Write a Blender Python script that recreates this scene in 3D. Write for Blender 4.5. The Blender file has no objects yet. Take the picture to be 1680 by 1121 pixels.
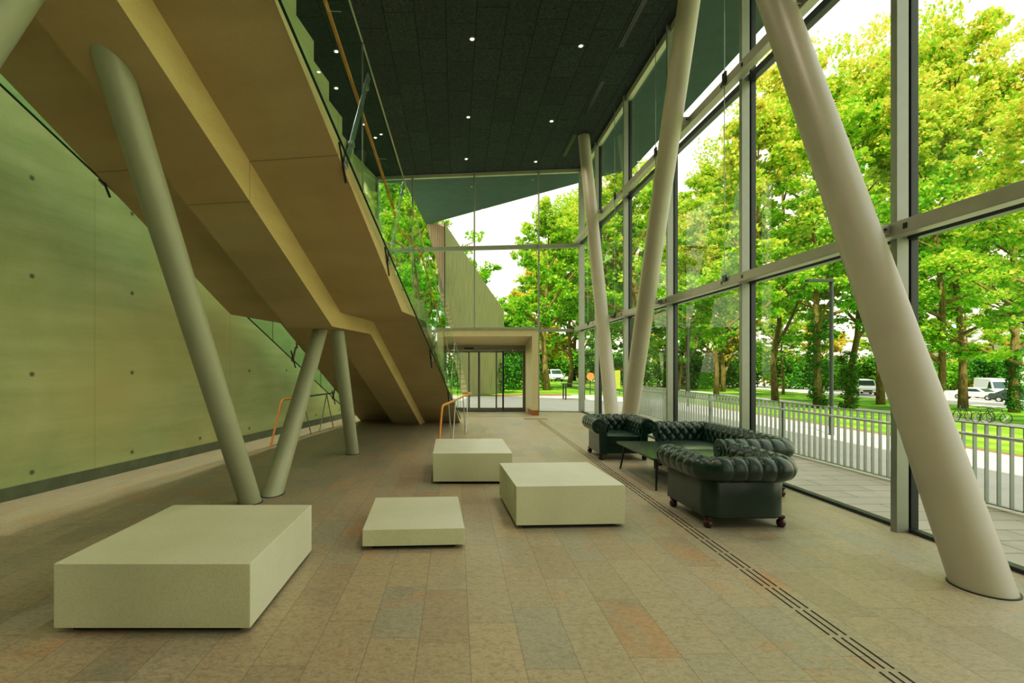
import bpy, bmesh, math, random
import numpy as np
from mathutils import Vector, Matrix
PI = math.pi
sc = bpy.context.scene
COL = sc.collection
F, VX, VY, CH = 800.0, 748.0, 601.0, 1.6      # focal length in px, vanishing point, eye height

# ------------------------------------------------------------------ helpers
class MB:
    def __init__(s): s.v = []; s.f = []
    def add(s, vs, fs):
        b = len(s.v); s.v += [tuple(p) for p in vs]; s.f += [tuple(b+i for i in f) for f in fs]; return s
    def box(s, x0, x1, y0, y1, z0, z1):
        return s.add([(x0,y0,z0),(x1,y0,z0),(x1,y1,z0),(x0,y1,z0),(x0,y0,z1),(x1,y0,z1),(x1,y1,z1),(x0,y1,z1)],
              [(0,3,2,1),(4,5,6,7),(0,1,5,4),(1,2,6,5),(2,3,7,6),(3,0,4,7)])
    def bar(s, p, q, w, h, up=(0,0,1)):
        p = Vector(p); q = Vector(q); d = (q-p).normalized(); u = Vector(up)
        a = d.cross(u)
        if a.length < 1e-4: a = d.cross(Vector((0,1,0)))
        a.normalize(); b = a.cross(d).normalized()
        vs = [c + a*sx*w/2 + b*sy*h/2 for c in (p,q) for sx,sy in ((-1,-1),(1,-1),(1,1),(-1,1))]
        return s.add(vs, [(0,1,2,3),(7,6,5,4),(0,4,5,1),(1,5,6,2),(2,6,7,3),(3,7,4,0)])
    def tube(s, pts, rs, n=12, cap=True):
        pts = [Vector(p) for p in pts]
        if not isinstance(rs, (list, tuple)): rs = [rs]*len(pts)
        base = len(s.v); prev = None
        for i, p in enumerate(pts):
            d = (pts[min(i+1,len(pts)-1)] - pts[max(i-1,0)]).normalized()
            if prev is None:
                a = d.cross(Vector((0,0,1)))
                if a.length < .05: a = d.cross(Vector((0,1,0)))
            else: a = prev - d*prev.dot(d)
            a.normalize(); prev = a; b = d.cross(a)
            for k in range(n):
                t = 2*PI*k/n; s.v.append(tuple(p + (a*math.cos(t)+b*math.sin(t))*rs[i]))
        for i in range(len(pts)-1):
            for k in range(n):
                k2 = (k+1)%n
                s.f.append((base+i*n+k, base+i*n+k2, base+(i+1)*n+k2, base+(i+1)*n+k))
        if cap:
            s.f.append(tuple(base+k for k in range(n))[::-1])
            s.f.append(tuple(base+(len(pts)-1)*n+k for k in range(n)))
        return s
    def lathe(s, prof, c=(0,0,0), n=20):
        base = len(s.v)
        for r, z in prof:
            for k in range(n):
                t = 2*PI*k/n; s.v.append((c[0]+r*math.cos(t), c[1]+r*math.sin(t), c[2]+z))
        for i in range(len(prof)-1):
            for k in range(n):
                k2 = (k+1)%n; s.f.append((base+i*n+k, base+i*n+k2, base+(i+1)*n+k2, base+(i+1)*n+k))
        s.f.append(tuple(base+k for k in range(n))[::-1]); s.f.append(tuple(base+(len(prof)-1)*n+k for k in range(n)))
        return s
    def prism(s, poly, fn, t0, t1):
        """poly: 2D points; fn(p, t) -> 3D; extruded from t0 to t1"""
        n = len(poly)
        vs = [fn(p, t0) for p in poly] + [fn(p, t1) for p in poly]
        fs = [tuple(range(n))[::-1], tuple(range(n, 2*n))] + [(i,(i+1)%n,n+(i+1)%n,n+i) for i in range(n)]
        return s.add(vs, fs)
    def torus(s, c, R, r, axis='y', n=24, m=8):
        base = len(s.v)
        for i in range(n):
            a = 2*PI*i/n
            for j in range(m):
                b = 2*PI*j/m; rr = R + r*math.cos(b); h = r*math.sin(b)
                p = (rr*math.cos(a), h, rr*math.sin(a)) if axis=='y' else (h, rr*math.cos(a), rr*math.sin(a)) if axis=='x' else (rr*math.cos(a), rr*math.sin(a), h)
                s.v.append((c[0]+p[0], c[1]+p[1], c[2]+p[2]))
        for i in range(n):
            for j in range(m):
                s.f.append((base+i*m+j, base+((i+1)%n)*m+j, base+((i+1)%n)*m+(j+1)%m, base+i*m+(j+1)%m))
        return s
    def build(s, name, mat, parent=None, smooth=False, bevel=0, seg=2, fix=True):
        me = bpy.data.meshes.new(name); me.from_pydata(s.v, [], s.f)
        if fix:
            bm = bmesh.new(); bm.from_mesh(me); bmesh.ops.recalc_face_normals(bm, faces=bm.faces); bm.to_mesh(me); bm.free()
        me.materials.append(mat)
        if smooth == 'auto':
            me.shade_smooth(); me.set_sharp_from_angle(angle=math.radians(40))
        elif smooth: me.shade_smooth()
        o = bpy.data.objects.new(name, me); COL.objects.link(o)
        if parent is not None: o.parent = parent
        if bevel:
            m = o.modifiers.new('bevel', 'BEVEL'); m.width = bevel; m.segments = seg; m.limit_method = 'ANGLE'
        return o
def build_each(mb, name, mat, parent, **kw):
    """every separate piece of the mesh becomes an object (part) of its own"""
    par = list(range(len(mb.v)))
    def find(i):
        while par[i] != i: par[i] = par[par[i]]; i = par[i]
        return i
    for f in mb.f:
        r = find(f[0])
        for i in f[1:]: par[find(i)] = r
    gr = {}
    for f in mb.f: gr.setdefault(find(f[0]), []).append(f)
    out = []
    for fs in gr.values():
        ids = sorted({i for f in fs for i in f}); mp = {i:k for k, i in enumerate(ids)}
        q = MB(); q.v = [mb.v[i] for i in ids]; q.f = [tuple(mp[i] for i in f) for f in fs]
        out.append(q.build(name, mat, parent, **kw))
    return out
def tag(o, label=None, cat=None, group=None, kind=None):
    if label: o['label'] = label
    if cat: o['category'] = cat
    if group: o['group'] = group
    if kind: o['kind'] = kind
    return o
def empty(name, loc=(0,0,0), rz=0):
    o = bpy.data.objects.new(name, None); COL.objects.link(o); o.location = loc; o.rotation_euler = (0,0,rz); o.empty_display_size = .2
    return o
def copy_tree(o, parent=None):
    c = o.copy(); COL.objects.link(c)
    if parent is not None: c.parent = parent
    for ch in list(o.children): copy_tree(ch, c)
    return c
def struct(o): o['kind'] = 'structure'; return o

# ------------------------------------------------------------------ materials
def lin(c):
    return tuple(((x/255)/12.92 if x/255 <= .04045 else ((x/255+.055)/1.055)**2.4) for x in c) + (1,)
class NT:
    def __init__(s, name):
        s.m = bpy.data.materials.new(name); s.m.use_nodes = True; s.t = s.m.node_tree; s.n = s.t.nodes
        s.b = s.n['Principled BSDF']; s.out = s.n['Material Output']
    def new(s, typ, **kw):
        n = s.n.new(typ)
        for k, v in kw.items():
            if k in n.inputs and not hasattr(n, k): n.inputs[k].default_value = v
            else: setattr(n, k, v)
        return n
    def link(s, a, b): s.t.links.new(a, b)
    def math(s, op, a, b=None, c=None):
        n = s.n.new('ShaderNodeMath'); n.operation = op
        for i, x in enumerate((a, b, c)):
            if x is None: continue
            if isinstance(x, (int, float)): n.inputs[i].default_value = x
            else: s.link(x, n.inputs[i])
        return n.outputs[0]
    def mix(s, fac, a, b, mode='MIX'):
        n = s.n.new('ShaderNodeMix'); n.data_type = 'RGBA'; n.blend_type = mode
        for inp, x in ((n.inputs[0], fac), (n.inputs[6], a), (n.inputs[7], b)):
            if isinstance(x, (int, float)): inp.default_value = x
            elif isinstance(x, tuple): inp.default_value = x
            else: s.link(x, inp)
        return n.outputs[2]
    def ramp(s, fac, stops, interp='LINEAR'):
        n = s.n.new('ShaderNodeValToRGB'); n.color_ramp.interpolation = interp
        el = n.color_ramp.elements
        while len(el) < len(stops): el.new(.5)
        for e, (p, c) in zip(el, stops): e.position = p; e.color = c
        s.link(fac, n.inputs[0]); return n.outputs[0]
    def noise(s, vec, scale, detail=4, rough=.55, dist=0):
        n = s.n.new('ShaderNodeTexNoise'); n.inputs['Scale'].default_value = scale; n.inputs['Detail'].default_value = detail
        n.inputs['Roughness'].default_value = rough; n.inputs['Distortion'].default_value = dist
        if vec is not None: s.link(vec, n.inputs['Vector'])
        return n.outputs['Fac']
    def obj(s): return s.n.new('ShaderNodeTexCoord').outputs['Object']
    def mapping(s, vec, scale=(1,1,1), rot=(0,0,0), loc=(0,0,0)):
        n = s.n.new('ShaderNodeMapping'); n.inputs['Scale'].default_value = scale; n.inputs['Rotation'].default_value = rot; n.inputs['Location'].default_value = loc
        s.link(vec, n.inputs[0]); return n.outputs[0]
    def bump(s, h, strength=.3, dist=.01):
        n = s.n.new('ShaderNodeBump'); n.inputs['Strength'].default_value = strength; n.inputs['Distance'].default_value = dist
        s.link(h, n.inputs['Height']); s.link(n.outputs[0], s.b.inputs['Normal'])
    def base(s, c):
        if isinstance(c, tuple): s.b.inputs['Base Color'].default_value = c
        else: s.link(c, s.b.inputs['Base Color'])
    def set(s, rough=None, metal=None, spec=None, coat=None):
        if rough is not None:
            if isinstance(rough, (int,float)): s.b.inputs['Roughness'].default_value = rough
            else: s.link(rough, s.b.inputs['Roughness'])
        if metal is not None: s.b.inputs['Metallic'].default_value = metal
        if spec is not None: s.b.inputs['Specular IOR Level'].default_value = spec
        if coat is not None: s.b.inputs['Coat Weight'].default_value = coat; s.b.inputs['Coat Roughness'].default_value = .15
def plain(name, rgb, rough=.5, metal=0, spec=.5, var=.08, scale=6):
    t = NT(name); c = lin(rgb)
    f = t.noise(t.obj(), scale, 3)
    d = tuple(x*(1-var) for x in c[:3])+(1,); e = tuple(min(1, x*(1+var)) for x in c[:3])+(1,)
    t.base(t.ramp(f, [(.3, d), (.7, e)])); t.set(rough, metal, spec)
    return t.m
def line_mask(t, coord, period, width, offset=0):
    """1 on lines every period along coord"""
    a = t.math('ADD', coord, offset); m = t.math('PINGPONG', a, period/2)
    return t.math('LESS_THAN', m, width/2)
def concrete(name, c1, c2, streak=(0,0,1), joints=None, holes=None, warm=None, rough=.75):
    t = NT(name); co = t.obj()
    big = t.noise(co, .55, 5, .6, .4)
    st = t.noise(t.mapping(co, (.35,.35,3.2)), 1.3, 4, .6)
    fine = t.noise(co, 38, 4, .7)
    f = t.math('ADD', t.math('MULTIPLY', big, .55), t.math('MULTIPLY', st, .45))
    c = t.ramp(f, [(.36, lin(c1)), (.64, lin(c2))])
    c = t.mix(t.math('MULTIPLY', fine, .35), c, lin(tuple(x*.78 for x in c1)), 'MIX')
    if warm:
        w = t.noise(co, .32, 2); c = t.mix(t.ramp(w, [(.45,(0,0,0,1)),(.7,(.6,.6,.6,1))]), c, lin(warm))
    sep = t.new('ShaderNodeSeparateXYZ'); t.link(co, sep.inputs[0])
    if joints:
        for ax, per, w, off in joints:
            if per is None: m = t.math('LESS_THAN', t.math('ABSOLUTE', t.math('SUBTRACT', sep.outputs[ax], off)), w/2)
            else: m = line_mask(t, sep.outputs[ax], per, w, off)
            c = t.mix(t.math('MULTIPLY', m, .45), c, lin((70,65,45)))
    if holes:
        py, pz, oy, oz = holes
        dy = t.math('PINGPONG', t.math('ADD', sep.outputs[1], oy), py/2)
        dz = t.math('PINGPONG', t.math('ADD', sep.outputs[2], oz), pz/2)
        r = t.math('SQRT', t.math('ADD', t.math('MULTIPLY', dy, dy), t.math('MULTIPLY', dz, dz)))
        c = t.mix(t.math('MULTIPLY', t.math('LESS_THAN', r, .036), .5), c, lin((95,95,65)))
        c = t.mix(t.math('MULTIPLY', t.math('LESS_THAN', r, .02), .6), c, lin((45,50,30)))
    t.base(c); t.set(rough, spec=.3); t.bump(fine, .12, .004)
    return t.m
def glass(name, tint, gloss=.5, rough=0.0):
    t = NT(name); t.n.remove(t.b)
    tr = t.new('ShaderNodeBsdfTransparent'); tr.inputs[0].default_value = tint
    gl = t.new('ShaderNodeBsdfGlossy'); gl.inputs['Roughness'].default_value = rough; gl.inputs[0].default_value = (.9,1,.95,1)
    fr = t.new('ShaderNodeFresnel'); fr.inputs[0].default_value = 1.45
    mx = t.new('ShaderNodeMixShader')
    ge = t.new('ShaderNodeNewGeometry')
    t.link(t.math('MULTIPLY', t.math('MULTIPLY', fr.outputs[0], gloss), t.math('SUBTRACT', 1.0, ge.outputs['Backfacing'])), mx.inputs[0]); t.link(tr.outputs[0], mx.inputs[1]); t.link(gl.outputs[0], mx.inputs[2])
    t.link(mx.outputs[0], t.out.inputs[0]); return t.m
M = {}
def floor_mat():
    t = NT('slate_tiles'); co = t.obj(); sep = t.new('ShaderNodeSeparateXYZ'); t.link(co, sep.inputs[0])
    W, L = .292, .66
    x = t.math('DIVIDE', t.math('ADD', sep.outputs[0], 20.07), W); ix = t.math('FLOOR', x); fx = t.math('FRACT', x)
    wn = t.new('ShaderNodeTexWhiteNoise', noise_dimensions='1D'); t.link(ix, wn.inputs['W'])
    y = t.math('ADD', t.math('DIVIDE', t.math('ADD', sep.outputs[1], 20), L), wn.outputs['Value']); iy = t.math('FLOOR', y); fy = t.math('FRACT', y)
    cb = t.new('ShaderNodeCombineXYZ'); t.link(ix, cb.inputs[0]); t.link(iy, cb.inputs[1])
    wt = t.new('ShaderNodeTexWhiteNoise', noise_dimensions='3D'); t.link(cb.outputs[0], wt.inputs['Vector'])
    tone = t.ramp(wt.outputs['Value'], [(0, lin((160,150,128))),(.3, lin((174,163,138))),(.6, lin((168,161,140))),(.8, lin((156,157,142))),(1, lin((180,166,138)))])
    # offset the noise per tile so blotches stop at the joints
    vm = t.new('ShaderNodeVectorMath', operation='MULTIPLY_ADD'); t.link(wt.outputs['Color'], vm.inputs[0]); vm.inputs[1].default_value = (9,9,9); t.link(co, vm.inputs[2])
    blot = t.noise(vm.outputs[0], 1.35, 4, .55, .6)
    c = t.mix(t.ramp(blot, [(.60,(0,0,0,1)),(.70,(.6,.6,.6,1))]), tone, lin((192,138,96)))
    b2 = t.noise(vm.outputs[0], 1.7, 3, .5, .5)
    c = t.mix(t.ramp(b2, [(.28,(.5,.5,.5,1)),(.42,(0,0,0,1))]), c, lin((124,134,124)))
    wd = t.noise(t.mapping(vm.outputs[0], (1,1.7,1)), 26, 6, .8, .9)
    c = t.mix(t.ramp(wd, [(.38,(.6,.6,.6,1)),(.56,(0,0,0,1))]), c, lin((104,98,82)))
    fine = t.noise(co, 160, 3, .7)
    c = t.mix(t.ramp(fine, [(.3,(.3,.3,.3,1)),(.6,(0,0,0,1))]), c, lin((196,180,148)), 'MIX')
    ex = t.math('MULTIPLY', t.math('MINIMUM', fx, t.math('SUBTRACT', 1.0, fx)), W)
    ey = t.math('MULTIPLY', t.math('MINIMUM', fy, t.math('SUBTRACT', 1.0, fy)), L)
    e = t.math('LESS_THAN', t.math('MINIMUM', ex, ey), .0018)
    c = t.mix(t.math('MULTIPLY', e, .55), c, lin((70,66,50)))
    t.base(c); t.set(t.math('ADD', .27, t.math('MULTIPLY', wd, .3)), spec=.5)
    h = t.math('SUBTRACT', wd, t.math('MULTIPLY', e, .8)); t.bump(h, .25, .004)
    return t.m
def ceiling_mat():
    t = NT('wood_wool_ceiling'); co = t.obj(); sep = t.new('ShaderNodeSeparateXYZ'); t.link(co, sep.inputs[0])
    W, L = .6, 1.2
    x = t.math('DIVIDE', t.math('ADD', sep.outputs[0], 20), W); ix = t.math('FLOOR', x); fx = t.math('FRACT', x)
    y = t.math('ADD', t.math('DIVIDE', t.math('ADD', sep.outputs[1], 20), L), t.math('MULTIPLY', ix, .37)); iy = t.math('FLOOR', y); fy = t.math('FRACT', y)
    cb = t.new('ShaderNodeCombineXYZ'); t.link(ix, cb.inputs[0]); t.link(iy, cb.inputs[1])
    wt = t.new('ShaderNodeTexWhiteNoise', noise_dimensions='3D'); t.link(cb.outputs[0], wt.inputs['Vector'])
    f = t.noise(co, 26, 5, .8, 1.5)
    c = t.ramp(f, [(.38, lin((12,16,18))), (.60, lin((70,80,80)))])
    c = t.mix(t.math('MULTIPLY', wt.outputs['Value'], .3), c, lin((32,38,42)))
    e = t.math('LESS_THAN', t.math('MINIMUM', t.math('MULTIPLY', t.math('MINIMUM', fx, t.math('SUBTRACT',1.0,fx)), W), t.math('MULTIPLY', t.math('MINIMUM', fy, t.math('SUBTRACT',1.0,fy)), L)), .007)
    c = t.mix(e, c, lin((14,16,16))); t.base(c); t.set(.9, spec=.15); t.bump(f, .4, .01)
    return t.m
def leather():
    t = NT('green_leather'); co = t.obj()
    f = t.noise(co, 5, 3); g = t.noise(co, 220, 2, .5)
    t.base(t.ramp(f, [(.3, lin((5,36,24))), (.7, lin((12,52,36)))])); t.set(.3, spec=.5, coat=.2); t.bump(g, .08, .002)
    return t.m
def leaf_mat(name, stops, trans=.45):
    t = NT(name); g = t.new('ShaderNodeNewGeometry'); oi = t.new('ShaderNodeObjectInfo')
    big = t.noise(t.obj(), .45, 2)
    f = t.math('ADD', t.math('MULTIPLY', g.outputs['Random Per Island'], .5), t.math('MULTIPLY', big, .30))
    f = t.math('ADD', f, t.math('MULTIPLY', t.math('SUBTRACT', oi.outputs['Random'], .5), .18))
    sp = t.new('ShaderNodeSeparateXYZ'); t.link(t.obj(), sp.inputs[0])
    f = t.math('ADD', f, t.math('MULTIPLY', t.math('SUBTRACT', sp.outputs[2], 2), .020))  # yellower towards the top: crown highlights put into the leaf colour
    c = t.ramp(f, stops)
    t.base(c); t.set(.55, spec=.25)
    tl = t.new('ShaderNodeBsdfTranslucent'); t.link(c, tl.inputs[0])
    mx = t.new('ShaderNodeMixShader'); mx.inputs[0].default_value = trans
    t.link(t.b.outputs[0], mx.inputs[1]); t.link(tl.outputs[0], mx.inputs[2]); t.link(mx.outputs[0], t.out.inputs[0])
    return t.m
def grass_mat():
    t = NT('lawn_grass'); co = t.obj(); f = t.noise(co, .35, 4, .6); g = t.noise(co, 9, 4, .7)
    c = t.ramp(t.math('ADD', t.math('MULTIPLY', f, .6), t.math('MULTIPLY', g, .4)), [(.38, lin((48,100,16))), (.5, lin((98,150,34))), (.64, lin((150,180,60)))])
    t.base(c); t.set(.9, spec=.1); t.bump(g, .6, .05); return t.m
def paving_mat(name, a, b, W, L, gap):
    t = NT(name); co = t.obj()
    br = t.new('ShaderNodeTexBrick'); t.link(t.mapping(co, (1/L,1/L,1)), br.inputs[0]); br.inputs['Scale'].default_value = 1
    br.inputs['Brick Width'].default_value = 1; br.inputs['Row Height'].default_value = W/L; br.inputs['Mortar Size'].default_value = gap
    br.inputs['Color1'].default_value = lin(a); br.inputs['Color2'].default_value = lin(b); br.inputs['Mortar'].default_value = lin(tuple(x*.5 for x in a))
    n = t.noise(co, 3, 4); t.base(t.mix(t.math('MULTIPLY', n, .35), br.outputs[0], lin(tuple(x*.8 for x in a)))); t.set(.7, spec=.3); return t.m
def board_mat(name, a, b, per):
    t = NT(name); co = t.obj(); sep = t.new('ShaderNodeSeparateXYZ'); t.link(co, sep.inputs[0])
    ln = line_mask(t, sep.outputs[0], per, per*.25); n = t.noise(t.mapping(co, (8,8,.4)), 2, 3)
    c = t.ramp(n, [(.3, lin(a)), (.7, lin(b))]); c = t.mix(t.math('MULTIPLY', ln, .5), c, lin(tuple(x*.5 for x in a)))
    t.base(c); t.set(.7); return t.m
def bark_mat():
    t = NT('bark'); co = t.obj(); n = t.noise(t.mapping(co, (5,5,1.2)), 3, 5, .65)
    t.base(t.ramp(n, [(.3, lin((70,58,30))), (.65, lin((140,122,76)))])); t.set(.9, spec=.1); t.bump(n, .6, .04); return t.m
def emit(name, col, s):
    t = NT(name); t.n.remove(t.b); e = t.new('ShaderNodeEmission'); e.inputs[0].default_value = col; e.inputs[1].default_value = s
    t.link(e.outputs[0], t.out.inputs[0]); return t.m

M['floor'] = floor_mat(); M['ceiling'] = ceiling_mat(); M['leather'] = leather()
M['wall'] = concrete('wall_concrete', (154,170,116), (188,200,150), joints=[(1,2.92,.006,0.62)], holes=(1.46,1.22,.0,-.28), warm=(184,176,116))
M['stair'] = concrete('stair_concrete', (180,164,120), (206,192,148), joints=[(1,None,.012,4.89),(1,None,.012,11.6)], warm=(192,160,112))
M['stairlit'] = concrete('lit_stair_concrete', (206,186,130), (224,206,150), joints=[(1,None,.012,4.89)])  # lighter copy of the stair concrete, window light put into the colour
M['wallplain'] = concrete('plain_concrete', (150,146,112), (180,172,132))
M['column'] = plain('column_paint', (164,170,144), .42, var=.04, scale=2)
M['column2'] = plain('column_paint_pale', (182,178,162), .42, var=.04, scale=2)
M['block'] = NT('terrazzo').m
def block_mat():
    t = NT('speckled_stone'); co = t.obj(); n = t.noise(co, 120, 3, .7); b = t.noise(co, 1.5, 3)
    c = t.ramp(b, [(.3, lin((204,208,180))), (.7, lin((216,220,194)))])
    c = t.mix(t.ramp(n, [(.36,(.25,.25,.25,1)),(.5,(0,0,0,1))]), c, lin((160,152,122))); t.base(c); t.set(.5, spec=.4); return t.m
M['block'] = block_mat()
M['plinth'] = plain('dark_plinth', (30,34,26), .8)
M['steel'] = plain('steel_light', (176,176,166), .45, .25, var=.05)
M['mullion'] = plain('mullion_grey', (150,158,146), .4, .3, var=.04)
M['dark'] = plain('anodised_dark', (52,60,58), .35, .4, var=.04)
M['black'] = plain('black_lacquer', (14,17,15), .3)
M['stainless'] = plain('brushed_stainless', (200,205,200), .28, .9, var=.05)
M['wood'] = plain('oiled_wood_handrail', (212,142,62), .4, var=.12, scale=20)
M['skirt'] = plain('skirting_slate', (96,108,80), .6, var=.2, scale=4)
M['brownskirt'] = plain('brown_skirting', (150,98,44), .5)
M['portal'] = plain('portal_paint', (196,186,150), .55, var=.03)
M['doorframe'] = plain('door_frame_grey', (128,130,116), .4, .3)
M['foot'] = plain('mahogany_foot', (60,22,16), .25)
M['tabletop'] = plain('table_top_lacquer', (42,62,46), .22, spec=.7)
M['rail'] = plain('galvanised_rail', (150,160,154), .45, .4)
M['glass'] = glass('window_glass', (.97,.99,.975,1), .7)
M['glassstair'] = glass('stair_glass', (.85,.95,.91,1), 1.0)
M['glassedge'] = plain('glass_edge', (20,58,46), .2)
M['leaf'] = leaf_mat('maple_leaves', [(.10, lin((48,112,22))), (.34, lin((106,176,30))), (.60, lin((156,204,48))), (.82, lin((222,218,84))), (.97, lin((246,214,110)))])
M['leafdark'] = leaf_mat('dark_green_leaves', [(.2, lin((36,92,22))), (.55, lin((84,150,30))), (.85, lin((160,196,56)))], .35)  # darker green foliage colour
M['leafyellow'] = leaf_mat('yellow_leaves', [(.2, lin((130,160,30))), (.5, lin((214,206,66))), (.85, lin((250,196,96)))], .5)
M['grass'] = grass_mat(); M['bark'] = bark_mat()
M['terrace'] = paving_mat('terrace_paving', (182,176,160), (196,188,172), .3, .9, .008)
M['path'] = plain('pale_path', (186,182,172), .85, var=.1, scale=1.5)
M['road'] = plain('road_asphalt', (178,176,168), .9, var=.08, scale=1)
M['soil'] = plain('brown_soil', (120,88,50), .95, var=.3, scale=5)
M['wing'] = board_mat('grey_boards', (112,116,86), (150,150,112), .12)
M['wingbrown'] = board_mat('brown_boards', (128,112,90), (164,146,118), .12)
M['canopy'] = plain('canopy_soffit_paint', (62,84,84), .8, var=.1, scale=3)
M['fascia'] = plain('roof_edge', (120,126,120), .6)
M['carwhite'] = plain('white_car_paint', (226,230,228), .25, var=.02)
M['cardark'] = plain('dark_car_paint', (50,62,60), .25)
M['carglass'] = plain('car_glass', (34,56,54), .1, spec=.8)
M['tyre'] = plain('rubber', (24,24,22), .8)
M['lampon'] = emit('downlight_lens', (1,.86,.66,1), 14)
M['render'] = plain('pale_render', (224,214,192), .8, var=.04)
M['teal'] = plain('teal_panel', (110,170,160), .5)
M['orange'] = plain('orange_sign', (226,120,50), .5)
M['yellowgreen'] = plain('yellow_green_panel', (170,180,50), .5)

# ------------------------------------------------------------------ room shell
def wallX(Y): return -5.34 + .2056*(Y-5.71)          # left wall line
ang = math.atan(.2056)
YB = -5.44
END0, ENDK = 16.95, .101
def endY(X): return END0 + (4.39-X)*ENDK             # glazed end wall line
mb = MB(); mb.add([(wallX(YB),YB,0),(4.42,YB,0),(4.42,endY(4.42)+.05,0),(wallX(17.9),17.85,0),
                   (wallX(YB),YB,-.25),(4.42,YB,-.25),(4.42,endY(4.42)+.05,-.25),(wallX(17.9),17.85,-.25)],
                  [(0,1,2,3),(7,6,5,4),(0,4,5,1),(1,5,6,2),(2,6,7,3),(3,7,4,0)])
struct(mb.build('floor', M['floor']))
mb = MB(); pts = [(-9,YB-.4),(4.39,YB-.4),(4.39,endY(4.39)),(wallX(17.9),endY(wallX(17.9))),(-4.0,18.1),(-9,18.1)]
mb.prism(pts, lambda p,t: (p[0],p[1],t), 8.45, 8.9)
struct(mb.build('ceiling', M['ceiling']))
mb = MB(); pts = [(4.39,YB-1.5),(6.38,YB-1.5),(6.15,16.9),(-1.45,23.7),(-1.9,18.4),(-3.1,18.2),(wallX(17.9),endY(wallX(17.9))+.01),(4.39,endY(4.39)+.01)]
mb.prism(pts, lambda p,t: (p[0],p[1],t), 8.47, 8.78)
struct(mb.build('canopy_soffit', M['canopy']))
# left concrete wall, local Y runs along the wall
L0 = 17.0/math.cos(ang)
w = MB().box(-.35,0, -12,13.3/ math.cos(ang), 0,8.45).build('wall_left', M['wall']); struct(w)
w.location = (wallX(4.63),4.63,0); w.rotation_euler = (0,0,-ang)
b = MB().box(0,.018, -11.5,13.25/math.cos(ang), 0,.16).build('baseboard_left', M['skirt'], bevel=.003); struct(b)
b.location = w.location; b.rotation_euler = w.rotation_euler
# wall behind the camera: solid and out of view, closed to cut light from behind
struct(MB().box(-9,4.5, YB-.3,YB, 0,8.45).build('wall_back', M['wallplain']))

# right glazed wall: nine bays
XG = 4.39
Ys = [4.72+2.54*k for k in range(-4,5)] + [END0]
wn = 1
TR = [(2.82,2.91),(5.83,5.93)]
for i in range(len(Ys)-1):
    y0, y1 = Ys[i], Ys[i+1]
    root = struct(empty('window_%d' % wn, (XG, (y0+y1)/2, 0))); wn += 1
    off = Vector((-XG, -(y0+y1)/2, 0))
    def loc(mb):
        mb.v = [(p[0]+off.x, p[1]+off.y, p[2]) for p in mb.v]; return mb
    loc(MB().box(XG-.006,XG+.006,y0+.03,y1-.03,.04,8.32)).build('glass_pane', M['glass'], root)
    m = MB()
    for za, zb in TR: m.box(XG-.05,XG+.055,y0+.025,y1-.025,za,zb)
    m.box(XG-.04,XG+.05,y0+.025,y1-.025,0,.035)
    loc(m).build('transom', M['dark'], root, bevel=.004)
    m = MB(); m.box(XG-.09,XG+.03,y0,y1,8.30,8.45)
    loc(m).build('head_frame', M['steel'], root, bevel=.004)
    m = MB(); m.box(4.236,4.352,y0-.035,y0+.035,0,8.45)
    loc(m).build('mullion', M['mullion'], root, bevel=.004)
    m = MB(); m.box(4.352,4.375,y0-.015,y0+.015,0,8.45); m.box(4.375,4.45,y0-.032,y0+.032,0,8.45)
    loc(m).build('mullion_cap', M['dark'], root, bevel=.004)
# corner post
m = MB().box(4.27,4.46,END0-.06,END0+.06,0,8.45); struct(m.build('trim_1', M['mullion'], bevel=.005))
# end glazed wall
def E(X, d, z):                                       # d: outward offset from the wall line
    n = Vector((ENDK, 1, 0)).normalized(); p = Vector((X, endY(X), z)) + n*d
    return p
def ebox(mb, xa, xb, da, db, za, zb):
    vs = [E(x,d,z) for z in (za,zb) for x,d in ((xa,da),(xb,da),(xb,db),(xa,db))]
    return mb.add(vs, [(0,3,2,1),(4,5,6,7),(0,1,5,4),(1,2,6,5),(2,3,7,6),(3,0,4,7)])
EX = [wallX(17.5)+.1, -1.55, .66, 2.9, 4.3]
for i in range(4):
    xa, xb = EX[i], EX[i+1]
    root = struct(empty('window_%d' % wn, (0,0,0))); wn += 1
    m = MB()
    z0 = .04 if i in (0,3) else 2.87
    ebox(m, xa+.02, xb-.02, -.006,.006, z0, 8.35); m.build('glass_pane', M['glass'], root)
    if i == 1: m = MB(); ebox(m, xa+.02, -.62, -.006,.006,.04,2.8); m.build('glass_pane', M['glass'], root)
    m = MB()
    ebox(m, xa, xb, -.07,.05, 5.72,5.86)
    ebox(m, xa, xb, -.05,.05, 2.80,2.90)
    if i in (0,3): ebox(m, xa, xb, -.04,.04,0,.035)
    m.build('transom', M['mullion'], root, bevel=.004)
    m = MB(); ebox(m, xa, xb, -.08,.03, 8.33,8.45); m.build('head_frame', M['steel'], root, bevel=.004)
    m = MB(); ebox(m, xa-.025, xa+.025, -.10,.05, 0 if i in (0,3) else 2.80, 8.45); m.build('mullion', M['mullion'], root, bevel=.004)

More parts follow.
